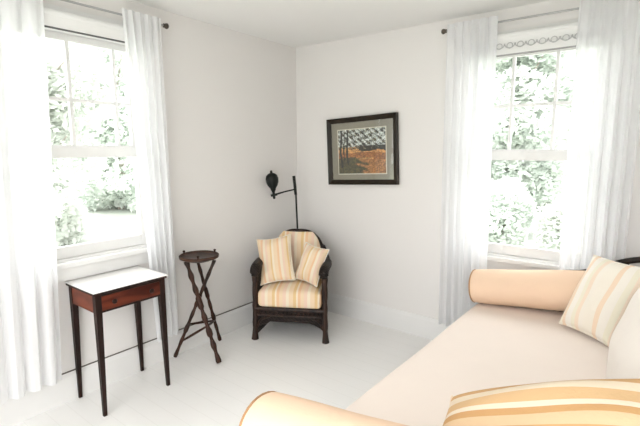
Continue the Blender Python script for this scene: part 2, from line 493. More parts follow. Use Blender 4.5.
def shade(name, mw, w, ztop, zroll, label, gap_mat, lace):
    root = thing(name, label, 'window shade', (0, 0, 0))
    def add(nm, bm, m, parent=root, smooth=True):
        bm.transform(mw); return obj(nm, bm, m, parent, smooth)
    add('roller', T([(.01, .035, ztop), (w - .01, .035, ztop)], .026, 16), 'shade')
    add('bracket', B(0, .01, .0, .065, ztop - .03, ztop + .03), 'rodgrey'); add('bracket', B(w - .01, w, .0, .065, ztop - .03, ztop + .03), 'rodgrey')
    add('drop', B(.014, w - .014, .056, .0585, zroll + .005, ztop), 'shade')
    add('gap_shadow_bar', T([(.012, .057, zroll), (w - .012, .057, zroll)], .0055, 10), gap_mat)  # bar coloured dark to imitate the shadow gap below the rolled cloth
    if lace:
        b = bmesh.new(); scallops(b, w - .03, zroll + .075, .064, 13)
        b.transform(Matrix.Translation((.015, 0, 0)))
        add('lace_trim', b, 'lace')
    return root

mLs = Matrix(((0, 1, 0, .024), (1, 0, 0, WL['y0'] - .01), (0, 0, 1, 0), (0, 0, 0, 1)))
shade('roller_shade', mLs, WL['y1'] - WL['y0'] + .06, 2.245, 2.168, 'white rolled-up window shade with a plain dark shadow line, behind the small table', 'gapdark', False)
mRs = Matrix(((1, 0, 0, WR['x0'] - .02), (0, -1, 0, -.024), (0, 0, 1, 0), (0, 0, 0, 1)))
shade('roller_shade', mRs, WR['x1'] - WR['x0'] + .04, 2.255, 2.135, 'white window shade with scalloped lace trim, rolled up above the daybed', 'gapgrey', True)

# curtain rods
ROD = 0.085
def rod(name, p0, p1, brk, wall, label, m):
    p0, p1 = Vector(p0), Vector(p1)
    root = thing(name, label, 'curtain rod', (0, 0, 0))
    obj('pole', T([p0, p1], .0065, 12), m, root)
    d = (p1 - p0).normalized()
    for p, s in ((p0, -1), (p1, 1)):
        q = [p + d * s * t for t in (0, .004, .010, .018, .028, .036, .041)]
        obj('finial', T(q, [.009, .014, .012, .017, .019, .013, .003], 14), 'bronze', root)
    for b in brk:
        b = Vector(b); w = b + Vector(wall) * (ROD - .006)
        br = tube(bmesh.new(), [b - Vector((0, 0, .012)), w - Vector((0, 0, .012))], .005, 8)
        tube(br, [w - Vector((0, 0, .03)), w + Vector((0, 0, .02))], .011, 10)
        obj('bracket', br, 'bronze', root)
    return root
rod('curtain_rod', (ROD, -2.80, 2.325), (ROD, -1.44, 2.325), [(ROD, -2.72, 2.325), (ROD, -1.46, 2.325)], (-1, 0, 0), 'thin grey curtain rod with dark finial on the wall behind the small table', 'rodgrey')
rod('curtain_rod', (1.475, -ROD, 2.35), (2.68, -ROD, 2.35), [(1.495, -ROD, 2.35), (2.66, -ROD, 2.35)], (0, 1, 0), 'thin grey curtain rod with dark finial on the wall right of the picture', 'rodgrey')

# sheer curtain panels (gathered cloth hung from the rods)
def curtain(p_top0, p_top1, p_bot0, p_bot1, normal, z0, z1, folds, label, seed):
    rnd = random.Random(seed)
    nx, nz = folds * 14, 26
    nrm = Vector(normal)
    a = [rnd.uniform(.7, 1.25) for _ in range(folds + 2)]
    ph = [rnd.uniform(-.5, .5) for _ in range(folds + 2)]
    bm = bmesh.new(); V = {}
    for j in range(nz + 1):
        t = j / nz
        z = z1 + (z0 - z1) * t
        P0 = Vector(p_top0).lerp(Vector(p_bot0), t ** 1.2); P1 = Vector(p_top1).lerp(Vector(p_bot1), t ** 1.2)
        amp = .010 + .016 * min(1, t * 2.2)
        for i in range(nx + 1):
            u = i / nx; k = int(u * folds)
            wv = math.sin(2 * PI * u * folds + ph[0] + .5 * math.sin(2.1 * t + ph[1]) + .7 * math.sin(6.0 * u + ph[2])) * a[k] + .3 * math.sin(4 * PI * u * folds + ph[3])
            if t < .06: wv = wv * .8
            p = P0.lerp(P1, u) + nrm * (amp * wv + .004)
            V[i, j] = bm.verts.new((p.x, p.y, z))
    for j in range(nz):
        for i in range(nx):
            bm.faces.new((V[i, j], V[i + 1, j], V[i + 1, j + 1], V[i, j + 1]))
    o = obj('sheer_curtain', bm, 'sheer')
    for p in o.data.polygons: p.use_smooth = True
    return tag(o, label, 'curtain', 'sheer curtain panels')
rL = ROD + .027
curtain((rL, -2.78, 0), (rL, -2.16, 0), (rL, -2.80, 0), (rL, -2.235, 0), (1, 0, 0), .20, 2.36, 7, 'sheer white curtain panel at the left edge of the photo, left of the small table', 1)
curtain((rL, -1.735, 0), (rL, -1.475, 0), (rL - .03, -1.615, 0), (rL - .03, -1.44, 0), (1, 0, 0), .20, 2.355, 5, 'sheer white curtain panel hanging between the small table and the tripod stand', 2)
rR = -(ROD + .027)
curtain((1.49, rR, 0), (1.83, rR, 0), (1.52, rR, 0), (1.86, rR, 0), (0, -1, 0), .20, 2.385, 6, 'sheer white curtain panel nearest the framed picture, left of the daybed bolster', 3)
curtain((2.29, rR, 0), (2.64, rR, 0), (2.30, rR, 0), (2.63, rR, 0), (0, -1, 0), .20, 2.385, 6, 'sheer white curtain panel at the right edge of the photo, behind the striped pillow', 4)

# ------------------------------------------------------------------ framed picture
pr = thing('framed_picture', 'landscape picture of trees and a golden field in a dark frame', 'picture')
PW, PH = .695, .575
def pbx(x0, x1, y0, y1, z0, z1, bev=0.0): return B(x0, x1, y0, y1, z0, z1, bev=bev)
fw = .042
fb = bmesh.new()
# mitred frame with a raised outer edge
prof = [(0, 0), (0, -.024), (.010, -.028), (.026, -.020), (fw, -.014), (fw, 0)]
corners = [(-PW / 2, -PH / 2), (PW / 2, -PH / 2), (PW / 2, PH / 2), (-PW / 2, PH / 2)]
rings = []
for cx, cz in corners:
    sx, sz = (1 if cx < 0 else -1), (1 if cz < 0 else -1)
    rings.append([fb.verts.new((cx + sx * d, y, cz + sz * d)) for d, y in prof])
for i in range(4):
    a, b = rings[i], rings[(i + 1) % 4]
    for k in range(len(prof)):
        fb.faces.new((a[k], a[(k + 1) % len(prof)], b[(k + 1) % len(prof)], b[k]))
obj('frame', fb, 'pframe', pr, False)
obj('mount', pbx(-PW / 2 + fw - .003, PW / 2 - fw + .003, -.0075, -.0005, -PH / 2 + fw - .003, PH / 2 - fw + .003), 'pmat', pr, False)
# the print: a small raster of paint colours
GX, GZ = 76, 56
iw, ih = .470, .375
icz = -.005
icx = .0
rnd = random.Random(3)
def nz_(x, y, s):
    return (math.sin(x * 12.9 * s + y * 7.1) + math.sin(x * 5.3 * s - y * 11.7 * s + 1.3) + math.sin((x + y) * 17 * s + 2.1)) / 3
def paint(u, v):                                    # u right, v up, 0..1
    j = rnd.uniform(-.5, .5)
    sky = (.80, .82, .80); field = (.62, .39, .20); dry = (.80, .58, .34); wood_ = (.06, .04, .03); grn = (.24, .23, .13); br = (.66, .45, .26)
    if v > .60: c = sky
    elif v > .30: c = field if (v + .03 * nz_(u, v, 1) < .47) else dry
    else: c = br
    if .40 < v < .62 and u > .45 and v > .52 + .05 * nz_(u, 0, .8): c = (.16, .15, .10)      # far hedge
    if .33 < v < .36 and .35 < u < .75: c = (.72, .55, .32)
    if v < .36 + .07 * nz_(u, .2, .7) and u < .55 + .22 * nz_(v * 2.5, u, 1.3) + .18 * j - .2 * v: c = grn if rnd.random() < .55 else (.36, .32, .16)   # near bushes
    if v > .55 and nz_(u * 3.1, v * 3.4, 1.1) + .8 * j > .12 + .4 * max(0, u - .55): c = (.12, .11, .09) if rnd.random() < .7 else (.5, .47, .38)  # branches
    for tu, tw, tv in ((.06, .022, .12), (.20, .018, .2), (.13, .009, .3)):
        if abs(u - tu - .012 * math.sin(v * 9)) < tw and v > tv: c = wood_
    k = 1 + .75 * j
    return tuple(max(0, min(1, x * k)) for x in c)
pb = bmesh.new()
cl = pb.loops.layers.color.new('paint')
vv = {(i, j): pb.verts.new((icx - iw / 2 + iw * i / GX, -.0095, icz - ih / 2 + ih * j / GZ)) for i in range(GX + 1) for j in range(GZ + 1)}
for i in range(GX):
    for j in range(GZ):
        f = pb.faces.new((vv[i, j], vv[i + 1, j], vv[i + 1, j + 1], vv[i, j + 1]))
        c = paint((i + .5) / GX, (j + .5) / GZ)
        for lp in f.loops: lp[cl] = (*c, 1)
pm, nt, b = new_mat('printed_landscape')
vc = nt.nodes.new('ShaderNodeVertexColor'); vc.layer_name = 'paint'
gm = nt.nodes.new('ShaderNodeGamma'); gm.inputs[1].default_value = 1.0
nt.links.new(vc.outputs['Color'], gm.inputs['Color']); nt.links.new(gm.outputs['Color'], b.inputs['Base Color'])
b.inputs['Roughness'].default_value = .7
obj('print', pb, pm, pr, False)
bb = bmesh.new()
for x0, x1, z0, z1 in ((-iw / 2 - .008, iw / 2 + .008, -ih / 2 - .008, -ih / 2), (-iw / 2 - .008, iw / 2 + .008, ih / 2, ih / 2 + .008), (-iw / 2 - .008, -iw / 2, -ih / 2, ih / 2), (iw / 2, iw / 2 + .008, -ih / 2, ih / 2)):
    box(bb, icx + x0, icx + x1, -.0098, -.0074, icz + z0, icz + z1)
obj('mount_bevel', bb, 'bevel', pr, False)
obj('glass', pbx(-PW / 2 + fw, PW / 2 - fw, -.0135, -.0120, -PH / 2 + fw, PH / 2 - fw), 'picglass', pr, False)
pr.location = (.738, -.012, 1.510); pr.rotation_euler = (0, math.radians(-2.6), 0)

# ------------------------------------------------------------------ small side table
st = thing('side_table', 'small mahogany table with white top and drawer under the window', 'table', (.178, -1.905, 0))
TX, TY, TH = .165, .215, .742
def leg(sx, sy):
    bm = bmesh.new()
    rings = []
    for z, w in ((TH - .022, .034), (TH - .135, .034), (.25, .026), (0, .019)):
        # legs are square and taper on their inner faces
        x0, y0 = sx * TX, sy * TY
        x1, y1 = sx * (TX - w), sy * (TY - w)
        rings.append([bm.verts.new(p) for p in ((x0, y0, z), (x1, y0, z), (x1, y1, z), (x0, y1, z))])
    for a, b in zip(rings, rings[1:]):
        for k in range(4): bm.faces.new((a[k], a[(k + 1) % 4], b[(k + 1) % 4], b[k]))
    bm.faces.new(rings[0]); bm.faces.new(rings[-1])
    return bm
for sx in (-1, 1):
    for sy in (-1, 1): obj('leg', leg(sx, sy), 'darkleg', st, False)
ap = bmesh.new(); g = .033
box(ap, -TX + g, TX - g, -TY + .004, -TY + .022, TH - .130, TH - .022); box(ap, -TX + g, TX - g, TY - .022, TY - .004, TH - .130, TH - .022)
box(ap, -TX + .004, -TX + .022, -TY + g, TY - g, TH - .130, TH - .022)
obj('apron', ap, 'mahog', st, False)
fr = bmesh.new()
box(fr, TX - .022, TX - .004, -TY + g, TY - g, TH - .034, TH - .022); box(fr, TX - .022, TX - .004, -TY + g, TY - g, TH - .130, TH - .118)
obj('drawer_rail', fr, 'darkleg', st, False)
dr = obj('drawer', B(TX - .024, TX - .002, -TY + g + .002, TY - g - .002, TH - .117, TH - .035, bev=.002), 'drawerwood', st, False)
for y in (-.115, .115):
    kb = lathe([(.006, 0), (.006, .008), (.013, .013), (.015, .019), (.011, .025), (0, .027)], 16)
    kb.transform(Matrix.Translation((TX - .002, y, TH - .076)) @ Matrix.Rotation(PI / 2, 4, 'Y'))
    obj('knob', kb, 'darkleg', dr)
obj('top_edge', B(-TX - .008, TX + .008, -TY - .011, TY + .011, TH - .022, TH - .007, bev=.003), 'darkleg', st, False)
tp = obj('tabletop', B(-TX - .011, TX + .011, -TY - .014, TY + .014, TH - .007, TH, bev=.002), 'whitetop', st, False)
tp['label'] = 'white tabletop'

# ------------------------------------------------------------------ tripod stand
gc = Vector((.153, -1.283, 0))
gy = thing('tripod_stand', 'dark brown tripod stand with crossed turned legs and small tray top', 'stand', gc)
feet = [Vector((.050, -1.455, 0)) - gc, Vector((.378, -1.316, 0)) - gc, Vector((.090, -1.070, 0)) - gc]
tops = [Vector((.255, -1.228, .726)) - gc, Vector((.120, -1.370, .726)) - gc, Vector((.085, -1.255, .726)) - gc]
legs3 = []
for i, f in enumerate(feet):
    foot = Vector((f.x, f.y, .012))
    top = tops[i]
    legs3.append((foot, top))
    n = 44; pts = []; rr = []
    for k in range(n + 1):
        t = k / n
        pts.append(foot.lerp(top, t))
        r = .0125 + .0035 * math.sin(t * 46) * (1 if i == 1 else .45)
        if abs(t - .595) < .05: r = .016
        if abs(t - .30) < .03: r = .0165
        if t < .05: r = .016 - .10 * abs(t - .025)
        if i == 1: r *= 1.3
        pts_r = r
        rr.append(pts_r)
    obj('leg', T(pts, rr, 12), 'gypsy', gy)
for a, b, ta, tb in ((0, 1, .16, .36), (1, 2, .36, .25), (2, 0, .25, .34)):
    p, q = legs3[a][0].lerp(legs3[a][1], ta), legs3[b][0].lerp(legs3[b][1], tb)
    pts = [p.lerp(q, k / 10) for k in range(11)]
    obj('stretcher', T(pts, [.006 + .0035 * math.sin(PI * k / 10) for k in range(11)], 10), 'gypsy', gy)
tray = obj('tray_top', lathe([(.0, .722), (.085, .722), (.10, .730), (.124, .736), (.140, .744), (.142, .760), (.136, .764), (.123, .754), (.115, .750), (0, .750)], 40), 'gypsytop', gy)
for a in (200, 320, 80):
    an = math.radians(a)
    obj('tray_knob', lathe([(.006, 0), (.005, .006), (.010, .014), (.009, .021), (0, .025)], 12, ofs=(.127 * math.cos(an), .127 * math.sin(an), .762)), 'gypsy', gy)

# ------------------------------------------------------------------ armchair in the corner
# local: X to the viewer's right, Y to the back, Z up, origin at the middle of the front on the floor
CA = math.radians(30)
ch = thing('armchair', 'dark wicker armchair with striped seat cushion in the corner', 'armchair', (.535, -.735, 0), CA)
W2 = .280
def post(x, y, z0, z1, r=.021):
    n = 12
    return T([(x * (1 + .03 * (1 - k / n) ** 3), y, z0 + (z1 - z0) * k / n) for k in range(n + 1)], [r * (1.35 if k == 0 else 1.0 + .1 * math.sin(k * 2.4)) for k in range(n + 1)], 14)
for s in (-1, 1):
    obj('leg', post(s * W2, .02, 0, .565, .022), 'cane', ch)
    obj('leg', post(s * (W2 - .055), .42, 0, .56, .020), 'cane', ch)
# arms sweep from the front posts back and up into the hoop of the back
for s in (-1, 1):
    p = smooth_path([(s * (W2 - .004), -.015, .535), (s * W2, .03, .592), (s * (W2 + .004), .18, .602), (s * (W2 - .02), .33, .625), (s * (W2 - .055), .43, .69)], 7)
    ab = T(p, [.020] * 3 + [.030] * 14 + [.024] * (len(p) - 17), 14)
    for v in ab.verts:                                  # broad flat arms
        v.co.x = s * (W2 - .004) + (v.co.x - s * W2) * 1.3
    obj('armrest', ab, 'wicker', ch)
hp = smooth_path([(-W2 + .055, .42, .40), (-.215, .435, .62), (-.188, .445, .72), (-.135, .450, .785), (-.075, .455, .812), (0, .456, .818), (.075, .455, .812), (.135, .450, .785), (.188, .445, .72), (.215, .435, .62), (W2 - .055, .42, .40)], 7)
obj('back_hoop', T(hp, .017, 12), 'cane', ch)
# woven back behind the cushion
bk = bmesh.new()
nu, nv = 14, 12
for side in (0, .014):
    pass
V = {}
for i in range(nu + 1):
    for j in range(nv + 1):
        u = 2 * i / nu - 1; t = j / nv
        top = .808 - .19 * abs(u) ** 2.6
        z = .27 + (top - .27) * t
        x = u * (W2 - .058)*(1 - .10 * t * t)
        for q, dy in ((0, 0), (1, .014)):
            V[i, j, q] = bk.verts.new((x, .435 + .035 * t - .03 * u * u * (1 - t) + dy, z))
for i in range(nu):
    for j in range(nv):
        bk.faces.new((V[i, j, 0], V[i + 1, j, 0], V[i + 1, j + 1, 0], V[i, j + 1, 0]))
        bk.faces.new((V[i, j, 1], V[i, j + 1, 1], V[i + 1, j + 1, 1], V[i + 1, j, 1]))
for i in range(nu):
    bk.faces.new((V[i, 0, 0], V[i, 0, 1], V[i + 1, 0, 1], V[i + 1, 0, 0])); bk.faces.new((V[i, nv, 0], V[i + 1, nv, 0], V[i + 1, nv, 1], V[i, nv, 1]))
for j in range(nv):
    bk.faces.new((V[0, j, 0], V[0, j + 1, 0], V[0, j + 1, 1], V[0, j, 1])); bk.faces.new((V[nu, j, 0], V[nu, j, 1], V[nu, j + 1, 1], V[nu, j + 1, 0]))
obj('back_panel', bk, 'wicker', ch)
# woven sides under the arms
for s in (-1, 1):
    sp_ = bmesh.new()
    a = [(s * (W2 - .006), .03), (s * (W2 - .062), .41)]
    prof = [(s * .010, 0), (-s * .010, 0)]
    vs = []
    for (x, y), zt in zip(a, (.575, .60)):
        vs.append([sp_.verts.new((x + d, y, z)) for d in (-.009, .009) for z in (.045, zt)])
    f0, f1 = vs
    for q in ((0, 1), (1, 3), (3, 2), (2, 0)):
        sp_.faces.new((f0[q[0]], f0[q[1]], f1[q[1]], f1[q[0]]))
    sp_.faces.new((f0[0], f0[1], f0[3], f0[2])); sp_.faces.new((f1[0], f1[1], f1[3], f1[2]))
    obj('side_panel', sp_, 'wicker', ch)
# seat deck and rails
sf = bmesh.new()
tube(sf, [(-W2, .015, .262), (W2, .015, .262)], .019, 12); tube(sf, [(-W2 + .055, .42, .262), (W2 - .055, .42, .262)], .016, 12)
for s in (-1, 1): tube(sf, [(s * W2, .015, .258), (s * (W2 - .055), .42, .258)], .017, 12)
obj('seat_rail', sf, 'cane', ch)
obj('seat_deck', B(-W2 + .04, W2 - .04, .02, .41, .255, .276), 'wicker', ch, False)
# arched openwork skirt under the front rail
sk = bmesh.new()
tube(sk, [(-W2, .02, .205), (W2, .02, .205)], .010, 10)
for k in range(15):
    x = -W2 + .03 + (2 * W2 - .06) * k / 14
    tube(sk, [(x - .014, .02, .205), (x + .014, .02, .25)], .005, 8); tube(sk, [(x + .014, .02, .205), (x - .014, .02, .25)], .005, 8)
obj('front_skirt', sk, 'cane', ch)
sk = bmesh.new()  # solid panel added behind the openwork to deepen the shade under the seat
for q in range(16):
    x0, x1 = -W2 + .02 + (2 * W2 - .04) * q / 16, -W2 + .02 + (2 * W2 - .04) * (q + 1) / 16
    zz = [.165 - .085 * abs(x / W2) ** 3 for x in (x0, x1)]
    v = [sk.verts.new(p) for y in (.026, .036) for p in ((x0, y, zz[0]), (x1, y, zz[1]), (x1, y, .25), (x0, y, .25))]
    for f in ((0, 1, 2, 3), (7, 6, 5, 4), (0, 4, 5, 1), (3, 2, 6, 7)): sk.faces.new([v[k] for k in f])
    if q == 0: sk.faces.new([v[k] for k in (0, 3, 7, 4)])
    if q == 15: sk.faces.new([v[k] for k in (1, 5, 6, 2)])
bmesh.ops.remove_doubles(sk, verts=sk.verts, dist=1e-5)
obj('shadow_panel', sk, 'wicker', ch, False)
for s in (-1, 1):
    sk = bmesh.new()
    tube(sk, smooth_path([(s * (W2 - .01), .02, .10), (s * (W2 - .045), .02, .165), (s * (W2 - .12), .02, .20)], 6), .010, 10)
    obj('corner_brace', sk, 'cane', ch)
lw = bmesh.new()
for s in (-1, 1): tube(lw, [(s * W2, .02, .085), (s * (W2 - .055), .42, .085)], .013, 10)
tube(lw, [(-W2 + .055, .42, .10), (W2 - .055, .42, .10)], .012, 10)
tube(lw, [(-W2 + .03, .21, .085), (W2 - .03, .21, .085)], .012, 10)
obj('stretcher', lw, 'cane', ch)
obj('rear_skirt', B(-W2 + .06, W2 - .06, .415, .427, .03, .255), 'wicker', ch, False)
# cushions
def soft_box(w, d, h, r, bulge, n=16):
    bm = bmesh.new()
    box(bm, -w / 2, w / 2, -d / 2, d / 2, 0, h)
    bmesh.ops.bevel(bm, geom=list(bm.edges), offset=r, segments=4, affect='EDGES', profile=.5)
    bmesh.ops.subdivide_edges(bm, edges=[e for e in bm.edges if e.calc_length() > .12], cuts=8, use_grid_fill=True)
    for v in bm.verts:
        e = max(0, 1 - (2 * v.co.x / w) ** 2) * max(0, 1 - (2 * v.co.y / d) ** 2)
        if v.co.z > h * .5: v.co.z += bulge * e
        k = max(0, 1 - (2 * v.co.z / h - 1) ** 2) * .008
        v.co.x += k * (1 if v.co.x > 0 else -1) * min(1, abs(v.co.x) * 20); v.co.y += k * (1 if v.co.y > 0 else -1) * min(1, abs(v.co.y) * 20)
    return bm
sc_ = obj('seat_cushion', soft_box(.500, .40, .140, .030, .03), 'stripe_chair', ch, True, (0, .190, .278))
sc_['label'] = 'striped seat cushion'
bcm = pillow_bm(.41, .46, .10, pinch=.01, seed=5)
for v in bcm.verts:
    k = max(0, v.co.y / .23)
    v.co.x *= 1 - .38 * k ** 3.2                        # shoulders of the domed back
bc = obj('back_cushion', bcm, 'stripe_chair', ch, True)
bc.location = (0, .375, .592); bc.rotation_euler = (math.radians(90 - 8 + 0), 0, 0)
bc['label'] = 'striped back cushion'

# two throw pillows leaning in the chair (their corners in chair space)
cm = Matrix.Translation((.535, -.735, 0)) @ Matrix.Rotation(CA, 4, 'Z')
def cw(p): return cm @ Vector(p)
pillow('throw_pillow', cw((-.212, .10, .437)), cw((.071, .121, .487)), cw((-.370, .26, .755)), .12, 'stripe', 'striped peach throw pillow leaning on the left arm of the wicker armchair', pinch=.09, seed=11, group='throw pillows in the armchair')
pillow('throw_pillow', cw((.0, .185, .47)), cw((.205, .09, .435)), cw((.095, .27, .755)), .11, 'stripe', 'striped peach throw pillow leaning on the right arm of the wicker armchair', pinch=.09, seed=12, group='throw pillows in the armchair')

# ------------------------------------------------------------------ floor lamp behind the chair
LB = Vector((.175, -.205, 0))
lp = thing('floor_lamp', 'black swing-arm floor lamp in the corner behind the armchair', 'lamp', LB)
obj('base', lathe([(.115, 0), (.118, .008), (.105, .018), (.04, .026), (.018, .045), (0.012, .06)], 36), 'black', lp)
obj('pole', T([(0, 0, .05), (0, 0, .80), (-.008, -.010, 1.16)], .0085, 12), 'black', lp)
obj('pole_sleeve', T([(-.008, -.010, 1.115), (-.020, -.022, 1.285)], [.013, .014], 14), 'black', lp)
AE = Vector((.098, -.43, 1.125)) - LB
arm = [Vector((-.008, -.010, 1.165)), Vector((-.008, -.010, 1.165)).lerp(AE, .5) + Vector((0, 0, .004)), AE]
obj('arm', T(arm, [.0065, .0065, .009], 10), 'black', lp)
obj('arm_joint', T([AE - Vector((.02, .016, .006)), AE + Vector((.022, .018, .006))], .011, 12), 'black', lp)
sh = lathe([(.008, -.035), (.012, -.02), (.012, .02), (.016, .035), (.022, .045), (.026, .06), (.044, .085), (.054, .115), (.056, .145), (.048, .172), (.030, .188), (.012, .194), (.009, .205), (.011, .212), (0, .218)], 30)
o = obj('lamp_shade', sh, 'black', lp); o.location = AE; o.rotation_euler = (math.radians(4), math.radians(-4), 0)

# ------------------------------------------------------------------ daybed
db = thing('daybed', 'daybed with pale pink mattress and dark wood frame by the right window', 'daybed', (2.33, -1.25, 0))
O = Vector((2.33, -1.25, 0))
BX0, BX1, BY0, BY1 = 1.83, 2.90, -2.42, -.17
# mattress: rounded front edge and a top that climbs gently towards the back
bm = bmesh.new()
nx, ny = 26, 36
def mtop(u, v):
    x = BX0 + (BX1 - BX0) * u
    x += -.055 * v * (1 - u)                      # the front edge swells towards the near end
    y = BY1 - .02 + (BY0 - BY1 + .04) * v
    z = .488 + .085 * (u ** .9) * 1.0
    e = min(1, min(u, 1 - u) * (BX1 - BX0) / .06); e2 = min(1, min(v, 1 - v) * 2.2 / .06)
    z -= .055 * (1 - math.sqrt(max(0, 1 - (1 - e) ** 2))) + .055 * (1 - math.sqrt(max(0, 1 - (1 - e2) ** 2)))
    z += .004 * math.sin(9 * u + 4 * v) * math.sin(11 * v)
    return Vector((x, y, z)) - O
us = [0, .008, .02, .035, .056] + [.056 + (.944 - .056) * k / 16 for k in range(1, 16)] + [.944, .965, .98, .992, 1]
vs_ = [0, .004, .010, .018, .027] + [.027 + (.973 - .027) * k / 24 for k in range(1, 24)] + [.973, .982, .99, .996, 1]
V = {(i, j): bm.verts.new(mtop(u, v)) for i, u in enumerate(us) for j, v in enumerate(vs_)}
VB = {}
for (i, j), vt in V.items():
    if i in (0, len(us) - 1) or j in (0, len(vs_) - 1):
        VB[i, j] = bm.verts.new((vt.co.x, vt.co.y, .30))
for i in range(len(us) - 1):
    for j in range(len(vs_) - 1): bm.faces.new((V[i, j], V[i + 1, j], V[i + 1, j + 1], V[i, j + 1]))
per = [(i, 0) for i in range(len(us))] + [(len(us) - 1, j) for j in range(1, len(vs_))] + [(i, len(vs_) - 1) for i in range(len(us) - 2, -1, -1)] + [(0, j) for j in range(len(vs_) - 2, 0, -1)]
for a, b in zip(per, per[1:] + per[:1]): bm.faces.new((V[a], V[b], VB[b], VB[a]))
bm.faces.new([VB[p] for p in per])
mt_ = obj('mattress', bm, 'mattress', db)
mt_['label'] = 'pale pink mattress'
def L3(*p): return Vector(p) - O
fb = bmesh.new()
box(fb, BX0 - .03 - O.x, BX1 + .02 - O.x, BY0 + .0 - O.y, BY1 - .0 - O.y, .21, .295, bev=.006)
obj('base_frame', fb, 'bedwood', db, False)
for x in (BX0 + .02, BX1 - .03):
    for y in (BY0 + .05, BY1 - .06):
        lg = lathe([(.018, 0), (.024, .012), (.018, .03), (.026, .10), (.032, .16), (.026, .185), (.034, .212)], 18, ofs=(x - O.x, y - O.y, 0))
        obj('leg', lg, 'bedwood', db)
# end rails that climb from the front to the back, one behind each bolster
for y, nm in ((-.168, 'end_rail'), (-2.455, 'end_rail')):
    p = smooth_path([L3(1.835, y, .25), L3(1.84, y, .42), L3(1.90, y, .600), L3(2.10, y, .700), L3(2.32, y, .760), L3(2.44, y, .785), L3(2.58, y, .850), L3(2.70, y, .895), L3(2.90, y, .925)], 7)
    r_ = []
    for k in range(len(p)):
        xx = p[k].x + O.x
        r_.append(.010 if xx < 2.46 else .010 + .008 * min(1, (xx - 2.46) / .16))
    obj(nm, T(p, r_, 12), 'bedwood', db)
    sp2 = bmesh.new()
    for x, zt in ((2.05, .67), (2.25, .735), (2.45, .78), (2.65, .87)):
        tube(sp2, [L3(x, y, .25), L3(x, y, zt)], .008, 8)
    obj('end_spindles', sp2, 'bedwood', db)
p = [L3(2.90, -.155, .925), L3(2.905, -1.3, .93), L3(2.90, -2.455, .925)]
obj('back_rail', T(smooth_path(p, 8), .018, 12), 'bedwood', db)
for y in (-.155, -2.455):
    obj('back_post', T([L3(2.90, y, .22), L3(2.90, y, .94)], .02, 12), 'bedwood', db)
obj('back_upholstery', B(2.885 - O.x, 2.925 - O.x, -2.42 - O.y, -.19 - O.y, .30, .845, bev=.012), 'creamcush', db, False)

# bolsters: stuffed rolls, thicker towards the back
def bolster(P0, P1, r0, r1, label):
    P0, P1 = Vector(P0), Vector(P1)
    c = (P0 + P1) / 2
    d = (P1 - P0); Ln = d.length; d.normalize()
    n = 22; pts = []; rr = []
    prof = [(0, .0), (.0, .45), (.0, .84), (.006, .93), (.018, .985), (.035, 1.0)]
    for t, k in prof: pts.append(P0 + d * t); rr.append(max(.001, k * r0))
    for k in range(1, 14):
        u = k / 14
        pts.append(P0 + d * (.035 + (Ln - .07) * u)); rr.append((r0 + (r1 - r0) * u) * (1 + .012 * math.sin(u * 15) + .018 * math.sin(PI * u)))
    for t, k in prof[::-1]: pts.append(P1 - d * t); rr.append(max(.001, k * r1))
    bm = bmesh.new()
    # explicit rings (tube() needs distinct neighbours, so build by hand)
    side = d.cross(Vector((0, 0, 1))).normalized(); up = side.cross(d)
    S = 36; rings = []
    for p_, r_ in zip(pts, rr):
        rings.append([bm.verts.new(p_ - c + (side * math.cos(2 * PI * q / S) * 1.03 + up * math.sin(2 * PI * q / S) * (.97 if math.sin(2 * PI * q / S) > 0 else .90)) * r_) for q in range(S)])
    for a, b in zip(rings, rings[1:]):
        for q in range(S): bm.faces.new((a[q], a[(q + 1) % S], b[(q + 1) % S], b[q]))
    bm.faces.new(rings[0][::-1]); bm.faces.new(rings[-1])
    o = obj('bolster', bm, 'peach'); o.location = c
    tag(o, label, 'bolster', 'daybed bolsters')
    for p_, r_, s in ((P0, r0, 1), (P1, r1, -1)):
        q_ = p_ + d * s * .008 - c
        ring = [q_ + (side * math.cos(2 * PI * k / 30) * 1.03 + up * math.sin(2 * PI * k / 30) * (.97 if math.sin(2 * PI * k / 30) > 0 else .90)) * r_ * .955 for k in range(31)]
        obj('piping', T(ring, .005, 8), 'piping', o)
    return o
bolster((1.825, -.305, .602), (2.78, -.305, .735), .118, .134, 'peach bolster at the far end of the daybed, under the window')
bolster((1.745, -2.235, .592), (2.80, -2.235, .735), .118, .132, 'peach bolster at the near end of the daybed, in the bottom foreground')

# loose pillows on the daybed
pillow('striped_pillow', (2.380, -.53, .555), (2.635, -.745, .565), (2.495, -.36, .930), .13, 'stripe_pale', 'cream striped pillow tilted against the far bolster of the daybed', pinch=.05, seed=21)
pillow('cream_pillow', (2.645, -.84, .58), (2.70, -1.83, .59), (2.735, -.84, .95), .12, 'creamcush', 'plain cream cushion against the daybed back at the right edge of the photo', pipe='creamcush', pinch=.05, seed=22)
pillow('gold_pillow', (2.262, -2.01, .590), (2.84, -2.06, .875), (2.222, -1.80, .665), .16, 'stripe_gold', 'golden striped pillow in the bottom right foreground, beside the near bolster', pinch=.04, seed=23)

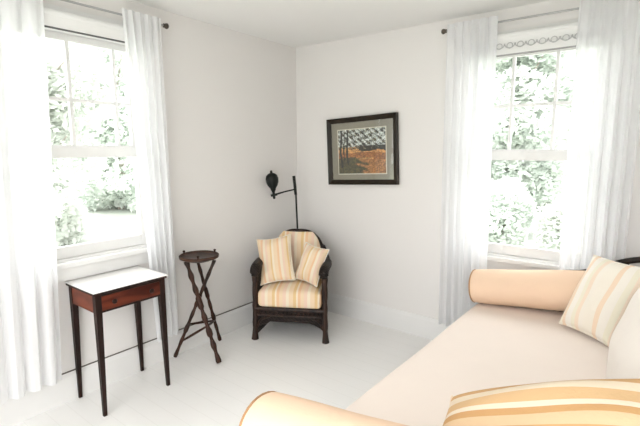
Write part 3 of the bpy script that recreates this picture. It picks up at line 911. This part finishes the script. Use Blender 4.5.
# ------------------------------------------------------------------ outdoors
g = bmesh.new(); box(g, -60, 60, -60, 60, -.75, -.65)
tag(struct('lawn_ground', g, 'lawn'), kind='structure')
def tree(x, y, h, rad, n, m, label, seed, base=.0, leaf=.10):
    rnd = random.Random(seed)
    root = thing('tree', label, 'tree', (x, y, -.65), 0, 'trees outside the windows')
    tr = smooth_path([(0, 0, 0), (.05, .03, h * .3), (-.04, .05, h * .6), (0, 0, h * .88)], 5)
    b = tube(bmesh.new(), tr, [.16 * (1 - .8 * k / (len(tr) - 1)) for k in range(len(tr))], 10)
    for k in range(7):
        a = rnd.uniform(0, 6.28); z = h * rnd.uniform(.3, .7)
        tube(b, [(0, 0, z), (rad * .45 * math.cos(a), rad * .45 * math.sin(a), z + .12 * h), (rad * .7 * math.cos(a), rad * .7 * math.sin(a), z + .2 * h)], [.05, .03, .012], 6)
    obj('trunk', b, 'bark', root)
    cl_ = [(max(-.9, min(.9, rnd.gauss(0, .45))) * rad, max(-.9, min(.9, rnd.gauss(0, .45))) * rad, h * (base + (1 - base) * rnd.uniform(.06, .95)), rnd.uniform(.3, .6) * rad) for _ in range(40)]
    fb_ = bmesh.new()
    for _ in range(int(n * 1.5)):
        cx, cy, cz, r = rnd.choice(cl_)
        d = Vector((rnd.gauss(0, 1), rnd.gauss(0, 1), rnd.gauss(0, 1))).normalized() * r * rnd.uniform(.5, 1) ** .5
        p = Vector((cx, cy, cz)) + d
        if p.z < .05: continue
        a = Vector((rnd.gauss(0, 1), rnd.gauss(0, 1), rnd.gauss(0, .7))).normalized()
        b_ = a.orthogonal().normalized()
        s = leaf * rnd.uniform(.6, 1.3)
        q = [p - a * s, p + b_ * s * .5, p + a * s, p - b_ * s * .5]
        fb_.faces.new([fb_.verts.new(v) for v in q])
    obj('foliage', fb_, m, root, False)
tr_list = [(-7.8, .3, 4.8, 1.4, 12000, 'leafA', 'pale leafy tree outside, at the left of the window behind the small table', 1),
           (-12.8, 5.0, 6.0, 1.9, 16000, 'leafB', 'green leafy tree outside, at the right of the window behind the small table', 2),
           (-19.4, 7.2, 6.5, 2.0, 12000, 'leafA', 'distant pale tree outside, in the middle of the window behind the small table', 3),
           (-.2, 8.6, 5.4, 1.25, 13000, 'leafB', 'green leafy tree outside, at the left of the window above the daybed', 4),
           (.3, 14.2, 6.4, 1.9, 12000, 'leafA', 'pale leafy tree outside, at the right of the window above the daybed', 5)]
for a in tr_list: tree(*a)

def shrub(x, y, h, rad, n, m, label, seed):
    rnd = random.Random(seed)
    root = thing('shrub', label, 'shrub', (x, y, -.65), 0, 'shrubs outside the windows')
    st_ = bmesh.new()
    for k in range(9):
        a = 2 * PI * k / 9
        tube(st_, [(.05 * math.cos(a), .05 * math.sin(a), 0), (rad * .35 * math.cos(a), rad * .35 * math.sin(a), h * .4), (rad * .6 * math.cos(a), rad * .6 * math.sin(a), h * .75)], [.02, .014, .005], 6)
    tube(st_, [(0, 0, 0), (0, 0, h * .6)], .055, 8)
    obj('stems', st_, 'bark', root)
    f = bmesh.new()
    for _ in range(n):
        d = Vector((rnd.gauss(0, 1), rnd.gauss(0, 1), rnd.gauss(0, 1))).normalized() * rnd.uniform(.35, 1) ** .5
        lump = 1 + .10 * math.sin(5 * d.x + 2 * seed) + .09 * math.sin(6 * d.z + 4 * d.y + seed)
        p = Vector((d.x * rad * lump, d.y * rad * lump, h * .5 + d.z * h * .47 * lump)) * rnd.uniform(.93, 1.03)
        a = Vector((rnd.gauss(0, 1), rnd.gauss(0, 1), rnd.gauss(0, .7))).normalized(); b_ = a.orthogonal().normalized()
        s = .055 * rnd.uniform(.6, 1.3)
        f.faces.new([f.verts.new(v) for v in (p - a * s, p + b_ * s * .5, p + a * s, p - b_ * s * .5)])
    obj('foliage', f, m, root, False)
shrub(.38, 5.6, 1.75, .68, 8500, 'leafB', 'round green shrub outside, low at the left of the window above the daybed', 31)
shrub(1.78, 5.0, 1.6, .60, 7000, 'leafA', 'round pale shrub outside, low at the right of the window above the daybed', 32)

# ------------------------------------------------------------------ light
w = bpy.data.worlds.new('sky'); SC.world = w; w.use_nodes = True
nt = w.node_tree; bg = nt.nodes['Background']
tc = nt.nodes.new('ShaderNodeTexCoord'); sp = nt.nodes.new('ShaderNodeSeparateXYZ')
nt.links.new(tc.outputs['Generated'], sp.inputs[0])
rp = nt.nodes.new('ShaderNodeValToRGB')
rp.color_ramp.elements[0].position = .0; rp.color_ramp.elements[0].color = (.55, .545, .54, 1)
rp.color_ramp.elements[1].position = 1.0; rp.color_ramp.elements[1].color = (.99, 1.0, 1.0, 1)
nt.links.new(sp.outputs['Z'], rp.inputs['Fac']); nt.links.new(rp.outputs['Color'], bg.inputs['Color'])
bg.inputs['Strength'].default_value = 4.2
sl = bpy.data.lights.new('sun', 'SUN'); sl.energy = 3.0; sl.angle = math.radians(3); sl.color = (1, .97, .92)
so = bpy.data.objects.new('sun', sl); COL.objects.link(so)
so.rotation_euler = Vector((.25, -.25, 1.3)).to_track_quat('Z', 'Y').to_euler()

# ------------------------------------------------------------------ camera
F = 431.0
cam = bpy.data.cameras.new('camera'); cam.sensor_width = 36; cam.sensor_fit = 'HORIZONTAL'
cam.lens = 36 * F / 640; cam.clip_start = .05; cam.clip_end = 300
co = bpy.data.objects.new('camera', cam); COL.objects.link(co)
co.location = (2.709, -3.178, 1.515)
co.rotation_euler = (math.radians(90 - 8.3), 0, math.radians(37.4))
SC.camera = co

vs = SC.view_settings
vs.view_transform = 'Standard'; vs.look = 'None'; vs.gamma = 1; vs.use_curve_mapping = False
vs.exposure = 0.72
